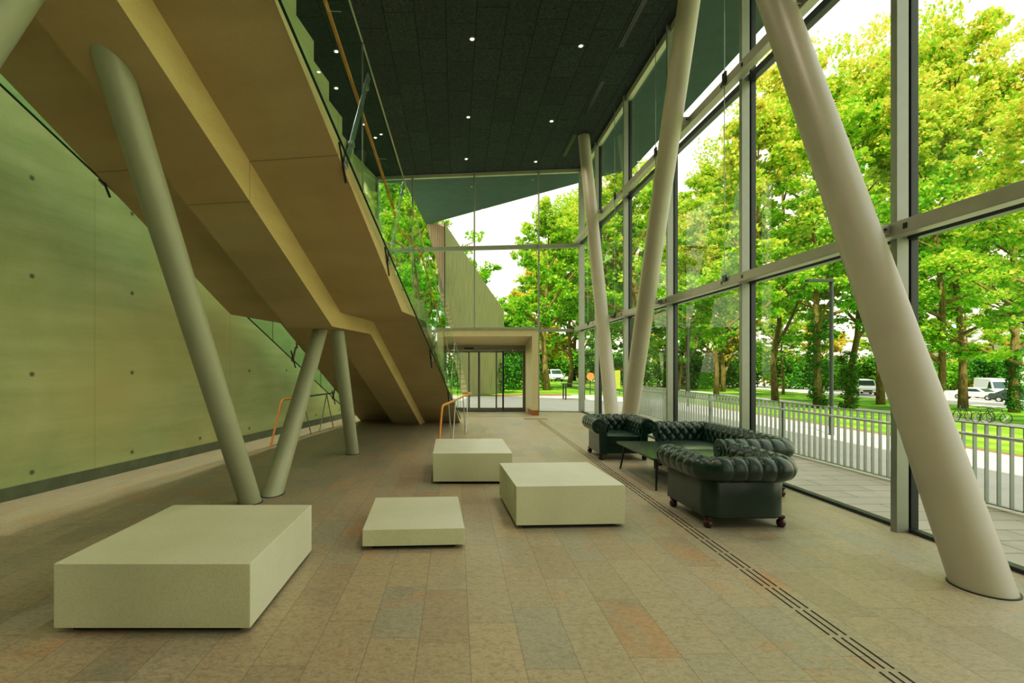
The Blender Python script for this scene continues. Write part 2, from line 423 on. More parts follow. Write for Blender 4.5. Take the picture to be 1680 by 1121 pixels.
# entrance portal and sliding doors
pr = tag(empty('entrance_portal', (1.03,16.4,0)), 'cream box portal framing the glass entrance doors at the far end of the hall', 'portal')
pr['kind'] = 'thing'
def pl(mb, c=(1.03,16.4,0)):
    mb.v = [(p[0]-c[0],p[1]-c[1],p[2]-c[2]) for p in mb.v]; return mb
Yf, Yb = 15.8, 17.1
fo = [(-.61,0),(2.67,0),(2.67,2.785),(-.61,2.785)]
fi = [(-.41,0),(2.47,0),(2.47,2.57),(-.41,2.57)]
bi = [(-.41,0),(2.44,0),(2.44,2.33),(-.41,2.33)]
m = MB()
vs = [(x,Yf,z) for x,z in fo]+[(x,Yf,z) for x,z in fi]+[(x,Yb,z) for x,z in fo]+[(x,Yb,z) for x,z in bi]
fs = []
for a, b2 in ((1,2),(2,3),(3,0)):
    fs += [(a,b2,4+b2,4+a),(8+a,12+a,12+b2,8+b2),(a,8+a,8+b2,b2),(4+a,4+b2,12+b2,12+a)]
fs += [(0,4,12,8),(1,9,13,5)]
m.add(vs, fs); pl(m).build('portal_frame', M['portal'], pr)
m = MB().box(-.64,2.70,Yf-.03,Yb+.1,2.785,2.86); pl(m).build('cap_flashing', M['mullion'], pr, bevel=.004)
m = MB().box(2.45,2.68,Yf-.012,Yf,0,.17).box(2.45,2.475,Yf,Yb-.05,0,.17).box(2.67,2.682,Yf-.012,Yb-.05,0,.17).box(-.62,-.40,Yf-.012,Yf,0,.17)
build_each(pl(m), 'skirting', M['brownskirt'], pr)
dr = struct(empty('door_1', (1.0,17.17,0)))
dc = (1.0,17.17,0)
m = MB().box(-.45,2.46,17.13,17.21,2.16,2.36).box(-.45,2.46,17.13,17.21,0,.03).box(2.40,2.46,17.13,17.21,.03,2.16).box(-.45,-.39,17.13,17.21,.03,2.16)
pl(m, dc).build('door_frame', M['doorframe'], dr, bevel=.004)
for xa, xb, yy in ((-.39,.48,17.18),(.44,.82,17.13),(.80,1.44,17.13),(1.40,1.68,17.18),(1.64,2.40,17.18)):
    lf = pl(MB().box(xa,xa+.05,yy-.02,yy+.02,.03,2.15).box(xb-.05,xb,yy-.02,yy+.02,.03,2.15).box(xa+.05,xb-.05,yy-.02,yy+.02,2.08,2.15).box(xa+.05,xb-.05,yy-.02,yy+.02,.03,.14), dc).build('door_leaf', M['doorframe'], dr, bevel=.003)
    pl(MB().box(xa+.05,xb-.05,yy-.004,yy+.004,.14,2.08), dc).build('glass_pane', M['glass'], lf)
pl(MB().box(.30,.62,17.04,17.13,2.20,2.25), dc).build('motion_sensor', M['black'], dr, bevel=.01)

# downlights
def downlight(x, y):
    r = tag(empty('downlight', (x,y,8.45)), 'small round recessed ceiling downlight glowing warm white in the dark ceiling', 'ceiling light', 'recessed ceiling downlights')
    r['kind'] = 'thing'; return r
dl0 = downlight(.34,10.3)
MB().lathe([(.035,-.002),(.04,-.012),(.062,-.012),(.066,-.0),(.035,0)]).build('trim_ring', M['mullion'], dl0, smooth='auto')
MB().lathe([(.034,-.003),(.034,-.008)], n=16).build('lens', M['lampon'], dl0)
first = True
for y in (16.2,13.5,10.3,7.1,3.9,.7,-2.5):  # nearer rows, out of view, are added to light the hall
    for x, dy in ((.34,-.1),(2.67,.12),(-2.6,.3)):
        if abs(x+2.6)<.1 and y < 8: continue
        if y == 10.3 and x == .34: o = dl0; o.location = (x,y+dy,8.45)
        else: o = copy_tree(dl0); o.location = (x,y+dy,8.45)
        if any(c.type == 'LIGHT' for c in o.children): continue
        ld = bpy.data.lights.new('downlight_beam', 'SPOT'); ld.energy = 120; ld.color = (1,.86,.66); ld.spot_size = math.radians(95); ld.spot_blend = .9; ld.shadow_soft_size = .045
        lo = bpy.data.objects.new('beam', ld); COL.objects.link(lo); lo.parent = o; lo.location = (0,0,-.05)
for k, y in enumerate((-1.5,1.2,3.9,6.6,9.3,12.0,14.6)):          # unseen spots added to brighten the concrete wall
    o = copy_tree(dl0); o.location = (wallX(y)+1.1, y, 8.45)
    for c in o.children:
        if c.type == 'LIGHT': c.data = c.data.copy(); c.data.energy = 260; c.data.color = (1,.95,.82); c.data.spot_size = math.radians(125)
# ceiling slots
for k, (ya, yb) in enumerate(((8.2,10.46),(11.7,13.2),(14.4,15.9))):
    r = tag(empty('ceiling_slot_diffuser', (3.53,(ya+yb)/2,8.45)), ['long narrow black air slot in the ceiling nearest the viewer','middle one of three narrow black air slots in the ceiling','narrow black ceiling air slot closest to the far end wall'][k], 'air vent'); r['kind'] = 'thing'
    h = (yb-ya)/2
    MB().box(-.045,.045,-h,h,-.006,-.001).build('slot', M['black'], r)
    MB().box(-.052,-.042,-h,h,-.012,-.001).box(.042,.052,-h,h,-.012,-.001).box(-.004,.004,-h,h,-.012,-.001).build('frame', M['black'], r)

# ------------------------------------------------------------------ leaning columns
def column(p, q, r0, r1, mat, label, flare=0):
    p = Vector(p); q = Vector(q)
    o = tag(empty('leaning_column', p), label, 'column'); o['kind'] = 'thing'
    d = (q-p).normalized()
    # horizontal cut at the floor: sheared rings stay on planes z=const at the base and blend to the axis
    n = 40; m = MB(); pts = []
    N = 12
    for i in range(N+1):
        t = i/N; c = (q-p)*t; r = r0+(r1-r0)*t
        # ellipse of the horizontal section of a tilted cylinder
        h = Vector((d.x,d.y,0)); hl = h.length
        hx = h.normalized() if hl > 1e-5 else Vector((1,0,0)); hy = Vector((-hx.y,hx.x,0)); st = 1/max(d.z,.2)
        for k in range(n):
            a = 2*PI*k/n; pts.append(c + hx*math.cos(a)*r*st + hy*math.sin(a)*r)
    fs = [(i*n+k, i*n+(k+1)%n, (i+1)*n+(k+1)%n, (i+1)*n+k) for i in range(N) for k in range(n)]
    fs += [tuple(range(n))[::-1], tuple(N*n+k for k in range(n))]
    m.add(pts, fs); m.build('shaft', mat, o, smooth='auto')
    m = MB(); ring = []
    h = Vector((d.x,d.y,0)); hx = h.normalized() if h.length > 1e-5 else Vector((1,0,0)); hy = Vector((-hx.y,hx.x,0)); st = 1/max(d.z,.2)
    for rr, z in ((r0+.001,0),(r0+.012,0),(r0+.012,.004),(r0+.001,.004)):
        for k in range(n):
            a = 2*PI*k/n; ring.append(hx*math.cos(a)*rr*st + hy*math.sin(a)*rr + Vector((0,0,z)) + d*(z/d.z))
    m.add(ring, [(i*n+k, i*n+(k+1)%n, ((i+1)%4)*n+(k+1)%n, ((i+1)%4)*n+k) for i in range(4) for k in range(n)])
    m.build('floor_collar', M['dark'], o)
    return o
column((-2.41,5.72,0), (-2.88,4.04,4.22), .122,.135, M['column'], 'long pale grey column leaning left from the floor up into the stair underside')
column((-2.29,6.09,0), (-2.25,8.10,2.205), .126,.118, M['column'], 'pale grey column leaning away from the long one to the stair landing')
column((-1.88,8.89,0), (-2.03,8.36,2.205), .114,.114, M['column'], 'shorter pale grey column behind, meeting its twin under the landing')
column((-3.8,1.85,0), (-2.93,3.33,4.35), .17,.16, M['column'], 'pale column crossing the top left corner in front of the stair')
column((3.80,3.516,0), (3.80,6.76,8.445), .172,.172, M['column2'], 'large pale column beside the window, closest to the viewer')
column((3.80,10.86,0), (3.80,7.60,8.445), .172,.172, M['column2'], 'pale column leaning towards the viewer behind the green sofa')
column((3.80,11.75,0), (3.80,14.5,8.445), .165,.165, M['column2'], 'pale column leaning to the far end wall, its top visible at the ceiling')
column((3.80,2.65,0), (3.80,-.6,8.445), .172,.172, M['column2'], 'pale column leaning backwards past the viewer beside the window')

# steel beams in front of the glazing, hanger rods, brackets
for z0, z1, lab in ((2.82,2.95,'long flat grey steel beam running along the window at door height'), (5.86,6.0,'long flat grey steel beam running along the window halfway to the ceiling')):
    r = tag(empty('steel_beam', (4.17,5.8,z0)), lab, 'beam'); r['kind'] = 'thing'
    MB().box(-.07,.066,-11.2,11.1,0,z1-z0).build('beam', M['steel'], r, bevel=.006)
    m = MB()
    for y in Ys[:-1]: m.box(-.075,-.069,y-5.8+.25,y-5.8+.29,.04,.09); m.box(-.075,-.069,y-5.8-.29,y-5.8-.25,.04,.09)
    build_each(m, 'bolt', M['black'], r)
for y, lab in ((7.42,'thin steel hanger rod nearest to the big leaning column'),(9.98,'thin steel hanger rod behind the column that leans to the viewer'),(12.55,'thin steel hanger rod between the two far columns'),(15.1,'thin steel hanger rod closest to the far corner')):
    r = tag(empty('hanger_rod', (4.085,y,2.95)), lab, 'rod')
    MB().tube([(0,0,0),(0,0,5.5)], .006, 8).build('rod', M['stainless'], r)
    build_each(MB().box(-.012,.012,-.05,.05,-.06,.03).box(-.012,.012,-.05,.05,2.95,3.12), 'clamp', M['dark'], r)
def colY(p, q, z): t = z/q[2]; return p[1]+(q[1]-p[1])*t
for (p, q, cn) in (((3.8,3.516,0),(3.8,6.76,8.47),'big column nearest the viewer'),((3.8,10.86,0),(3.8,7.6,8.47),'column behind the sofa'),((3.8,11.75,0),(3.8,14.5,8.47),'farthest window column')):
    for z in (2.885,5.93):
        y = colY(p,q,z)
        r = tag(empty('beam_bracket', (4.0,y,z)), 'small bolted steel bracket tying the %s to the %s window beam' % (cn, 'lower' if z < 4 else 'upper'), 'bracket')
        build_each(MB().box(-.06,.10,-.03,-.015,-.045,.045).box(-.06,.10,.015,.03,-.045,.045), 'plate', M['steel'], r, bevel=.003)
        MB().tube([(.04,-.04,0),(.04,.04,0)], .012, 8).build('bolt', M['dark'], r)

# ------------------------------------------------------------------ staircase  (local X = across, local Y = down the stair)
SA = math.atan2(.1556,.988)
st = tag(empty('staircase', (0,0,0), -SA), 'massive raw concrete staircase descending to the far end, with landing and glass balustrades', 'staircase'); st['kind'] = 'thing'
A1, A2, ZL, S = 7.44, 9.06, 2.46, .536
BR, BL, BM0, BM1 = -2.03, -4.97, -3.79, -3.04
top = []
a, z = 4.66, 4.467
k0 = -16
top.append((-5.0, z-.185*k0)); 
for k in range(k0, 9): top += [(a+.345*k, z-.185*k), (a+.345*k, z-.185*(k+1))]
top += [(A2, 2.80)]
zz = 2.80; aa = A2
for k in range(15):
    zz -= 2.80/15; top += [(aa, max(zz,0))]
    if k < 14: aa += .335; top += [(aa, max(zz,0))]
zt0 = ZL + S*(A1+1.2)
def prof(bottom): return top + bottom
bot_main = [(A2+ZL/S,0),(A2,ZL),(A1,ZL),(-1.2,zt0),(-5.0,zt0)]
poly = top[:-1] + [(max(top[-2][0],0),0)] + bot_main
m = MB().prism(poly, lambda p,t: (t,p[0],p[1]), BL, BR); m.build('flights', M['stair'], st)
SB, ZB = .536, 2.21
bp = [(-5.0, ZL+S*(A1+1.2)+.02),(-1.2, ZL+S*(A1+1.2)+.02),(A1,ZL+.02),(A2,ZL+.02),(A2+(ZL+.02)/S-.05,0.001),(8.89+ZB/SB,0.001),(8.89,ZB),(7.095,ZB),(-1.5,ZB+.536*8.595),(-5.0,ZB+.536*8.595)]
m = MB().prism(bp, lambda p,t: (t,p[0],p[1]), BM0, BM1); sbm = m.build('spine_beam', M['stair'], st); sbm.data.materials.append(M['stairlit'])
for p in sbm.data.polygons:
    if abs(p.normal.x) > .9: p.material_index = 1  # side faces take the lighter colour, as if lit by the windows
# balustrades
def zb(a): return 4.47-.445*(a-3.563)
joints = [-1.5,1.1,3.35,5.45,8.9,11.1,13.25]
for b, sgn in ((BR+.07,1),(BL-.07,-1)):
    for i in range(len(joints)-1):
        a0, a1 = joints[i]+.006, joints[i+1]-.006
        z0 = lambda a: max(zb(a), .02)
        H = 1.74 if i < 4 else 1.6
        H1 = 1.74 if i < 3 else 1.6
        pg = [(a0,z0(a0)),(a1,z0(a1)),(a1,min(zb(a1)+H1,8.4)),(a0,min(zb(a0)+H,8.4))]
        g = MB().prism(pg, lambda p,t: (t,p[0],p[1]), b-.009,b+.009).build('glass_panel', M['glassstair'], st)
        e = MB(); e.bar((b,a0,z0(a0)-.004),(b,a1,z0(a1)-.004),.02,.012); 
        e.build('dark_edge', M['glassedge'], g)
        e = MB(); e.bar((b,a0,min(zb(a0)+H,8.4)+.003),(b,a1,min(zb(a1)+H1,8.4)+.003),.02,.006); e.bar((b,a1,z0(a1)),(b,a1,min(zb(a1)+H1,8.4)),.018,.004,(0,1,0))
        build_each(e, 'pale_edge', M['stainless'], g)
    for a in (.6,2.8,5.0,6.62,9.6,11.7):
        z = zb(a)-.08; bb = b-sgn*.032
        ps = MB(); ps.bar((bb,a,z),(bb,a+.76,z+1.42),.016,.085,(0,1,0)); po = ps.build('clamp_post', M['stainless'], st, bevel=.003)
        d = MB()
        for t in (.22,.86):
            c = Vector((bb,a+.76*t,z+1.42*t)); d.tube([c+Vector((sgn*-.03,0,0)),c+Vector((sgn*.03,0,0))], .04, 18)
        build_each(d, 'disc_clamp', M['stainless'], po, smooth='auto')
        br = MB(); s0 = b - sgn*.065
        br.bar((s0,a-.10,z+.22),(s0,a+.10,z-.14),.012,.025,(1,0,0)); br.bar((s0,a-.02,z+.06),(bb,a-.02,z+.06),.02,.02)
        build_each(br, 'fixing_bracket', M['dark'], st)
    # wooden handrail on the inside
    hb = BR-.10 if sgn > 0 else BL+.10
    nz = lambda a: 4.467+.536*(4.66-a) if a < 7.42 else (2.80 if a < A2 else 2.80-(a-A2)*.5572)
    pts = [(hb,a,nz(a)+1.0) for a in (-1.2,4.0,7.35)] + [(hb,7.6,3.82),(hb,A2-.1,3.80),(hb,A2+.15,3.76),(hb,13.2,nz(13.2)+1.0)]
    MB().tube(pts, .022, 10).build('handrail', M['wood'], st, smooth='auto')
    m = MB()
    for a in (0,1.6,3.2,4.8,6.4,8.2,9.8,11.4,13.0): m.tube([(hb,a,nz(a)+.98),(hb+sgn*.03,a,nz(a)+.9),(b,a,nz(a)+.88)], .004, 6)
    build_each(m, 'rail_bracket', M['stainless'], st)
# low floor guards beside the stair
def guard(bx, a0, a1, label, feet, inv):
    r = tag(empty('guard_rail', (0,0,0), -SA), label, 'guard rail')
    pts = [(bx,a0-.42,0),(bx,a0-.03,.82),(bx,a0+.02,.88),(bx,a0+.1,.9),(bx,a1,.9)]
    if not inv: pts += [(bx-.03,a1+.06,.9),(bx-.25,a1+.1,.9)]
    if inv:
        MB().tube(pts[:4]+[(bx,a0+.9,.9)], .021, 12).build('handrail', M['wood'], r, smooth='auto')
        MB().tube([(bx,a0+.9,.9),(bx,a1,.9)], .018, 10).build('steel_rail', M['dark'], r, smooth='auto')
    else: MB().tube(pts, .021, 12).build('handrail', M['wood'], r, smooth='auto')
    for a in feet:
        m = MB()
        if inv: m.tube([(bx,a-.42,0),(bx,a,.885)], .013, 8); m.tube([(bx,a,.885),(bx,a+.42,0)], .013, 8)
        else: m.tube([(bx,a-.03,0),(bx,a-.42,.885)], .013, 8); m.tube([(bx,a+.03,0),(bx,a+.42,.885)], .013, 8)
        build_each(m, 'splayed_post', M['stainless'] if not inv else M['rail'], r, smooth='auto')
    return r
guard(-1.58, 8.46, 12.6, 'low wooden topped guard rail beside the glass at the foot of the stair', (9.55,11.5), False)
guard(-5.16, 9.45, 12.2, 'low guard rail on splayed posts between the columns and the concrete wall', (10.4,11.7), True)

# ------------------------------------------------------------------ display blocks
def block(cx, cy, w, l, z1, rz, label):
    r = tag(empty('stone_block', (cx,cy,0), rz), label, 'block')
    MB().box(-w/2,w/2,-l/2,l/2,.035,z1).build('slab', M['block'], r, bevel=.004)
    MB().box(-w/2+.08,w/2-.08,-l/2+.05,l/2-.05,0,.034).build('plinth', M['plinth'], r)
block(-1.815,3.53,1.175,1.24,.42,0, 'large pale stone block with its long side lit green, nearest on the left')
block(-.395,4.77,.89,1.04,.18,math.radians(3), 'thin low pale stone slab lying between the taller blocks')
block(1.105,5.39,1.09,1.16,.42,math.radians(3), 'tall pale stone block next to the leather armchairs')
block(.22,7.27,1.08,1.32,.42,math.radians(.6), 'tall pale stone block farthest back, near the glass stair foot')

# ------------------------------------------------------------------ chesterfields
def path_U(hw, yb, yf, r, step=.011):
    pts = []
    def seg(p, q):
        L = math.hypot(q[0]-p[0], q[1]-p[1]); n = max(2, round(L/step))
        nx, ny = (q[1]-p[1])/L, -(q[0]-p[0])/L
        for i in range(n): pts.append((p[0]+(q[0]-p[0])*i/n, p[1]+(q[1]-p[1])*i/n, nx, ny))
    def arc(c, a0, a1):
        n = max(4, round(abs(a1-a0)*(r+.06)/step))
        for i in range(n):
            a = a0+(a1-a0)*i/n; pts.append((c[0]+r*math.cos(a), c[1]+r*math.sin(a), math.cos(a), math.sin(a)))
    # from front left, back, to front right; outward normals
    L = yf-(yb+r)
    n = round(L/step)
    for i in range(n): pts.append((-hw, yf-L*i/n, -1, 0))
    arc((-hw+r, yb+r), PI, 1.5*PI)
    W = 2*(hw-r); n = round(W/step)
    for i in range(n): pts.append((-hw+r+W*i/n, yb, 0, -1))
    arc((hw-r, yb+r), 1.5*PI, 2*PI)
    n = round(L/step)
    for i in range(n+1): pts.append((hw, yb+r+L*i/n, 1, 0))
    return pts
def chesterfield(hw, ncush, name):
    yb, yf, r = -.41, .42, .15
    RC, RZ, RR = -.002, .578, .112
    root = empty(name)
    P = path_U(hw, yb, yf, r)
    prof = []; L1 = math.hypot(.065, .25)
    nA = 26
    a_start = PI*1.02
    s0 = (RC+RR*math.cos(a_start), RZ+RR*math.sin(a_start))
    i0 = (-.135, .35)
    L1 = math.hypot(s0[0]-i0[0], s0[1]-i0[1])
    dn = ((-(s0[1]-i0[1]))/L1, (s0[0]-i0[0])/L1)
    for i in range(nA):
        t = i/nA; prof.append((i0[0]+(s0[0]-i0[0])*t, i0[1]+(s0[1]-i0[1])*t, dn[0], dn[1], L1*t))
    a_end = -math.radians(75); nB = 40
    for i in range(nB+1):
        a = a_start+(a_end-a_start)*i/nB
        prof.append((RC+RR*math.cos(a), RZ+RR*math.sin(a), math.cos(a), math.sin(a), L1+RR*(a_start-a)))
    tl = L1 + RR*(a_start-math.radians(72)); tot = prof[-1][4]
    w, kk, A = .142, .088, .026
    m = MB(); s = 0; S_ = []
    px = None
    for (x,y,nx,ny) in P:
        qx, qy = x+nx*.02, y+ny*.02
        if px is not None: s += math.hypot(qx-px[0], qy-px[1])
        px = (qx,qy); S_.append(s)
    tot_s = S_[-1]; nper = round(tot_s/w); w = tot_s/nper
    ni = len(prof)
    for (x,y,nx,ny), s in zip(P, S_):
        for (pn,pz,vn,vz,t) in prof:
            tp = tl-t
            if tp >= 0:
                p = s/w + tp/(2*kk); q = s/w - tp/(2*kk)
                h = A*math.sqrt(abs(math.sin(PI*p)*math.sin(PI*q)))
                dp = p-round(p); dq = q-round(q)
                # both near integer: a button
                rr = math.hypot((dp+dq)/2*w, (dp-dq)*kk)
                h -= .012*math.exp(-(rr/.014)**2)
                if rr < .009: h += .009
            else:
                fade = max(0, 1+tp/(tot-tl)); h = A*(.35+.65*fade)*abs(math.sin(PI*s/w))**.3
                ds = (s/w-round(s/w))*w; rr = math.hypot(ds, tp)
                h -= .012*math.exp(-(rr/.014)**2)
                if rr < .009: h += .009
            m.v.append((x+nx*(pn+vn*h), y+ny*(pn+vn*h), pz+vz*h))
    for i in range(len(P)-1):
        for j in range(ni-1):
            m.f.append((i*ni+j, i*ni+j+1, (i+1)*ni+j+1, (i+1)*ni+j))
    m.build('tufted_roll', M['leather'], root, smooth=True)
    # outer shell: skin below the roll, from floor clearance up
    m = MB(); sp = [(-.13,.11),(-.02,.095),(0,.11),(0,.30),(.002,.52),(-.03,.56),(-.10,.50),(-.13,.36)]
    P2 = P[::3]+[P[-1]]
    for (x,y,nx,ny) in P2:
        for pn,pz in sp: m.v.append((x+nx*pn, y+ny*pn, pz))
    n = len(sp)
    for i in range(len(P2)-1):
        for j in range(n): m.f.append((i*n+j, i*n+(j+1)%n, (i+1)*n+(j+1)%n, (i+1)*n+j))
    m.f.append(tuple(range(n))); m.f.append(tuple((len(P2)-1)*n+j for j in range(n))[::-1])
    m.build('body', M['leather'], root, smooth='auto')
    # front rail and deck
    m = MB().box(-hw+.10,hw-.10,yb+.1,yf-.03,.11,.30); m.build('seat_rail', M['leather'], root, bevel=.015, seg=3)
    cw = (2*hw-.27)/ncush
    for i in range(ncush):
        x0 = -hw+.135+cw*i; c = MB()
        nx, ny = 16, 16; y0, y1 = yb+.10, yf+.015
        top_ = lambda u,v: .415+.028*(1-(2*u-1)**4)*(1-(2*v-1)**4)
        for jj in range(ny+1):
            for ii in range(nx+1):
                u, v = ii/nx, jj/ny; c.v.append((x0+.004+(cw-.008)*u, y0+(y1-y0)*v, top_(u,v)))
        nt = len(c.v)
        for jj in range(ny):
            for ii in range(nx):
                a_ = jj*(nx+1)+ii; c.f.append((a_,a_+1,a_+nx+2,a_+nx+1))
        ring = [ii for ii in range(nx+1)] + [jj*(nx+1)+nx for jj in range(1,ny+1)] + [ny*(nx+1)+ii for ii in range(nx-1,-1,-1)] + [jj*(nx+1) for jj in range(ny-1,0,-1)]
        lo = []
        for q in ring: lo.append(len(c.v)); c.v.append((c.v[q][0], c.v[q][1], .302))
        for q in range(len(ring)): q2 = (q+1)%len(ring); c.f.append((ring[q], ring[q2], lo[q2], lo[q]))
        c.f.append(tuple(lo))
        cu = c.build('seat_cushion', M['leather'], root, smooth='auto', bevel=.012, seg=3)
        m = MB(); m.tube([(x0+.012,y1+.004,.405),(x0+cw-.012,y1+.004,.405)], .006, 6); m.build('piping', M['leather'], cu, smooth=True)
    # arm facings with scroll
    for sgn in (-1,1):
        R2 = RR+.018
        out = [(0,.10)]
        for i in range(25):
            a = math.radians(-98)+math.radians(290)*i/24; out.append((RC+R2*math.cos(a), RZ+R2*math.sin(a)))
        out += [(-.115,.50),(-.132,.40),(-.132,.10)]
        m = MB().prism(out, lambda p,t: (sgn*(hw+p[0]), t, p[1]), yf-.012, yf+.028)
        fc = m.build('arm_facing', M['leather'], root, bevel=.012, seg=3, smooth='auto')
        m = MB(); c = (sgn*(hw+RC), yf+.032, RZ)
        pts = [(c[0]+sgn*(.075-.0045*i)*math.cos(.45*i-1.2), c[1], c[2]+(.075-.0045*i)*math.sin(.45*i-1.2)) for i in range(13)]
        m.tube(pts, .007, 6); m.tube([(c[0],c[1]-.004,c[2]),(c[0],c[1]+.01,c[2])], [.03,.018], 14)
        m.build('scroll', M['leather'], fc, smooth='auto')
    for x in (-hw+.04,hw-.04):
        for y in (yb+.06,yf-.05):
            f = MB().lathe([(.012,0),(.030,.004),(.041,.022),(.043,.042),(.036,.064),(.024,.074),(.024,.082),(.036,.088),(.036,.108)], (x,y,0), 20)
            f.build('bun_foot', M['foot'], root, smooth='auto')
    return root
a1 = chesterfield(.41, 1, 'armchair')
a1.location = (2.86,5.20,0); a1.rotation_euler = (0,0,math.radians(1.5))
tag(a1, 'dark green buttoned leather armchair turned with its back to the viewer', 'armchair')
a2 = copy_tree(a1); a2.location = (2.85,8.69,0); a2.rotation_euler = (0,0,math.radians(179))
tag(a2, 'dark green buttoned leather armchair facing the viewer across the table', 'armchair')
so = chesterfield(.965, 2, 'sofa'); so.location = (3.66,6.93,0); so.rotation_euler = (0,0,math.radians(90))
tag(so, 'dark green buttoned leather sofa with two seat cushions along the window', 'sofa')
# coffee table
ct = tag(empty('coffee_table', (2.84,6.94,0)), 'low oblong dark table on slim black splayed legs between the armchairs', 'coffee table')
def rrect(w, l, r, n=6):
    o = []
    for cx, cy, a0 in ((w-r,l-r,0),(-w+r,l-r,PI/2),(-w+r,-l+r,PI),(w-r,-l+r,1.5*PI)):
        for i in range(n+1): a = a0+PI/2*i/n; o.append((cx+r*math.cos(a), cy+r*math.sin(a)))
    return o
MB().prism(rrect(.325,.73,.05), lambda p,t:(p[0],p[1],t), .404,.42).build('table_top', M['tabletop'], ct, smooth='auto')
MB().prism(rrect(.322,.727,.05), lambda p,t:(p[0],p[1],t), .392,.4035).build('table_edge', M['black'], ct, smooth='auto')
build_each(MB().box(-.24,.24,-.62,-.58,.36,.392).box(-.24,.24,.58,.62,.36,.392), 'cross_bar', M['black'], ct)
for sx in (-1,1):
    for sy in (-1,1):
        MB().tube([(sx*.225,sy*.60,.395),(sx*.27,sy*.68,0)], [.021,.012], 14).build('leg', M['black'], ct, smooth='auto')

# ------------------------------------------------------------------ guiding strip in the floor
gs = tag(empty('guiding_strip', (2.27,2.9,0), -math.atan2(.18,11.5)), 'dashed triple black guiding line inlaid along the stone floor beside the furniture', 'guiding strip'); gs['kind'] = 'thing'
m = MB()
for i in range(-14, 36):
    for k in (-1,0,1): m.box(.05*k-.005,.05*k+.005, .322*i, .322*i+.292, .0,.0025)
m.build('groove', M['plinth'], gs)
gp = tag(empty('tactile_pad', (2.42,14.75,0)), 'small patch of dark raised studs in the floor before the entrance', 'tactile paving'); gp['kind'] = 'thing'
m = MB()
for i in range(13):
    for j in range(7): m.lathe([(.012,0),(.010,.004),(.004,.005)], (-.33+.055*i, -.18+.06*j, 0), 8)
m.build('stud', M['plinth'], gp)
ds = tag(empty('floor_channel', (.9,15.45,0)), 'thin dark drainage slot across the floor in front of the entrance doors', 'floor channel'); ds['kind'] = 'thing'
MB().box(-1.6,1.4,-.012,.012,0,.002).build('slot', M['plinth'], ds)

# ------------------------------------------------------------------ outside: terrain
def gz(X):
    if X < 8: return 0
    if X < 34: return -2*(X-8)/26
    if X < 52: return -2
    if X < 66: return -2-.5*(X-52)/14
    return -2.5
def strip(name, x0, x1, y0, y1, mat, dz=0):
    bp = sorted(set([x0,x1]+[x for x in (8,34,52,66) if x0 < x < x1]))
    m = MB()
    for a, b in zip(bp[:-1], bp[1:]):
        m.add([(a,y0,gz(a)+dz),(b,y0,gz(b)+dz),(b,y1,gz(b)+dz),(a,y1,gz(a)+dz)], [(0,1,2,3)])
    return struct(m.build(name, mat))
strip('terrace', 4.42, 6.35, -20, 17.1, M['terrace'], -.012)
mm = MB(); mm.add([(-30,17.85,-.012),(4.42,17.0,-.012),(6.35,17.1,-.012),(6.35,26.5,-.012),(2.5,26.2,-.012),(-30,27.5,-.012)], [(0,1,2,3,4,5)]); struct(mm.build('forecourt', M['path']))
strip('path', 6.35, 11.8, -30, 27.5, M['path'], -.02)
strip('planting_bed', 11.8, 12.5, -30, 27.5, M['soil'], -.01)
mm = MB(); mm.add([(2.5,26.2,-.008),(6.35,26.5,-.008),(6.35,28.6,-.008),(1.5,27.6,-.008)], [(0,1,2,3)]); struct(mm.build('planting_bed.001', M['soil']))
strip('lawn', 12.5, 31, -30, 130, M['grass'], -.015)
strip('lawn.001', -60, 12.5, 26.0, 130, M['grass'], -.03)
strip('cycle_path', 31, 35, -30, 130, M['path'], -.015)
strip('lawn.002', 35, 47, -30, 130, M['grass'], -.015)
strip('road', 47, 84, -30, 130, M['road'], -.015)
strip('lawn.003', 84, 160, -30, 130, M['grass'], -.015)
struct(MB().box(-60,200,130,300,-2.6,-2.5).build('lawn.004', M['grass']))
# wing wall outside
wg = tag(empty('wing_wall', (-.55,23.3,0)), 'slanted board-clad wall slab holding up the roof overhang outside the entrance', 'wall slab'); wg['kind'] = 'thing'
d = Vector((3.51,6.7,0)); dl = d.length; d.normalize(); nb = Vector((-d.y, d.x, 0))
def wp(s, z, k): p = d*s + nb*(-k); return (p.x, p.y, z)
pol = [(0,8.46),(0,5.12),(1.0,3.44),(2.35,.52),(2.6,0),(7.5,0),(7.56,5.0)]
w = MB().prism([(s,z) for s,z in pol], lambda p,t: (p[0],t,p[1]), 0,.35).build('cladding', M['wing'], wg); w.rotation_euler = (0,0,math.atan2(d.y,d.x))
w2 = MB().prism([(0,8.46),(0,5.12),(-.96,8.46)], lambda p,t: (p[0],t,p[1]), 0,.3).build('return_face', M['wingbrown'], wg); w2.rotation_euler = (0,0,math.atan2(-.4,.9))
MB().tube([(0.01,-.03,4.3),(.01,-.03,8.44)], .03, 8).build('downpipe', M['dark'], wg)

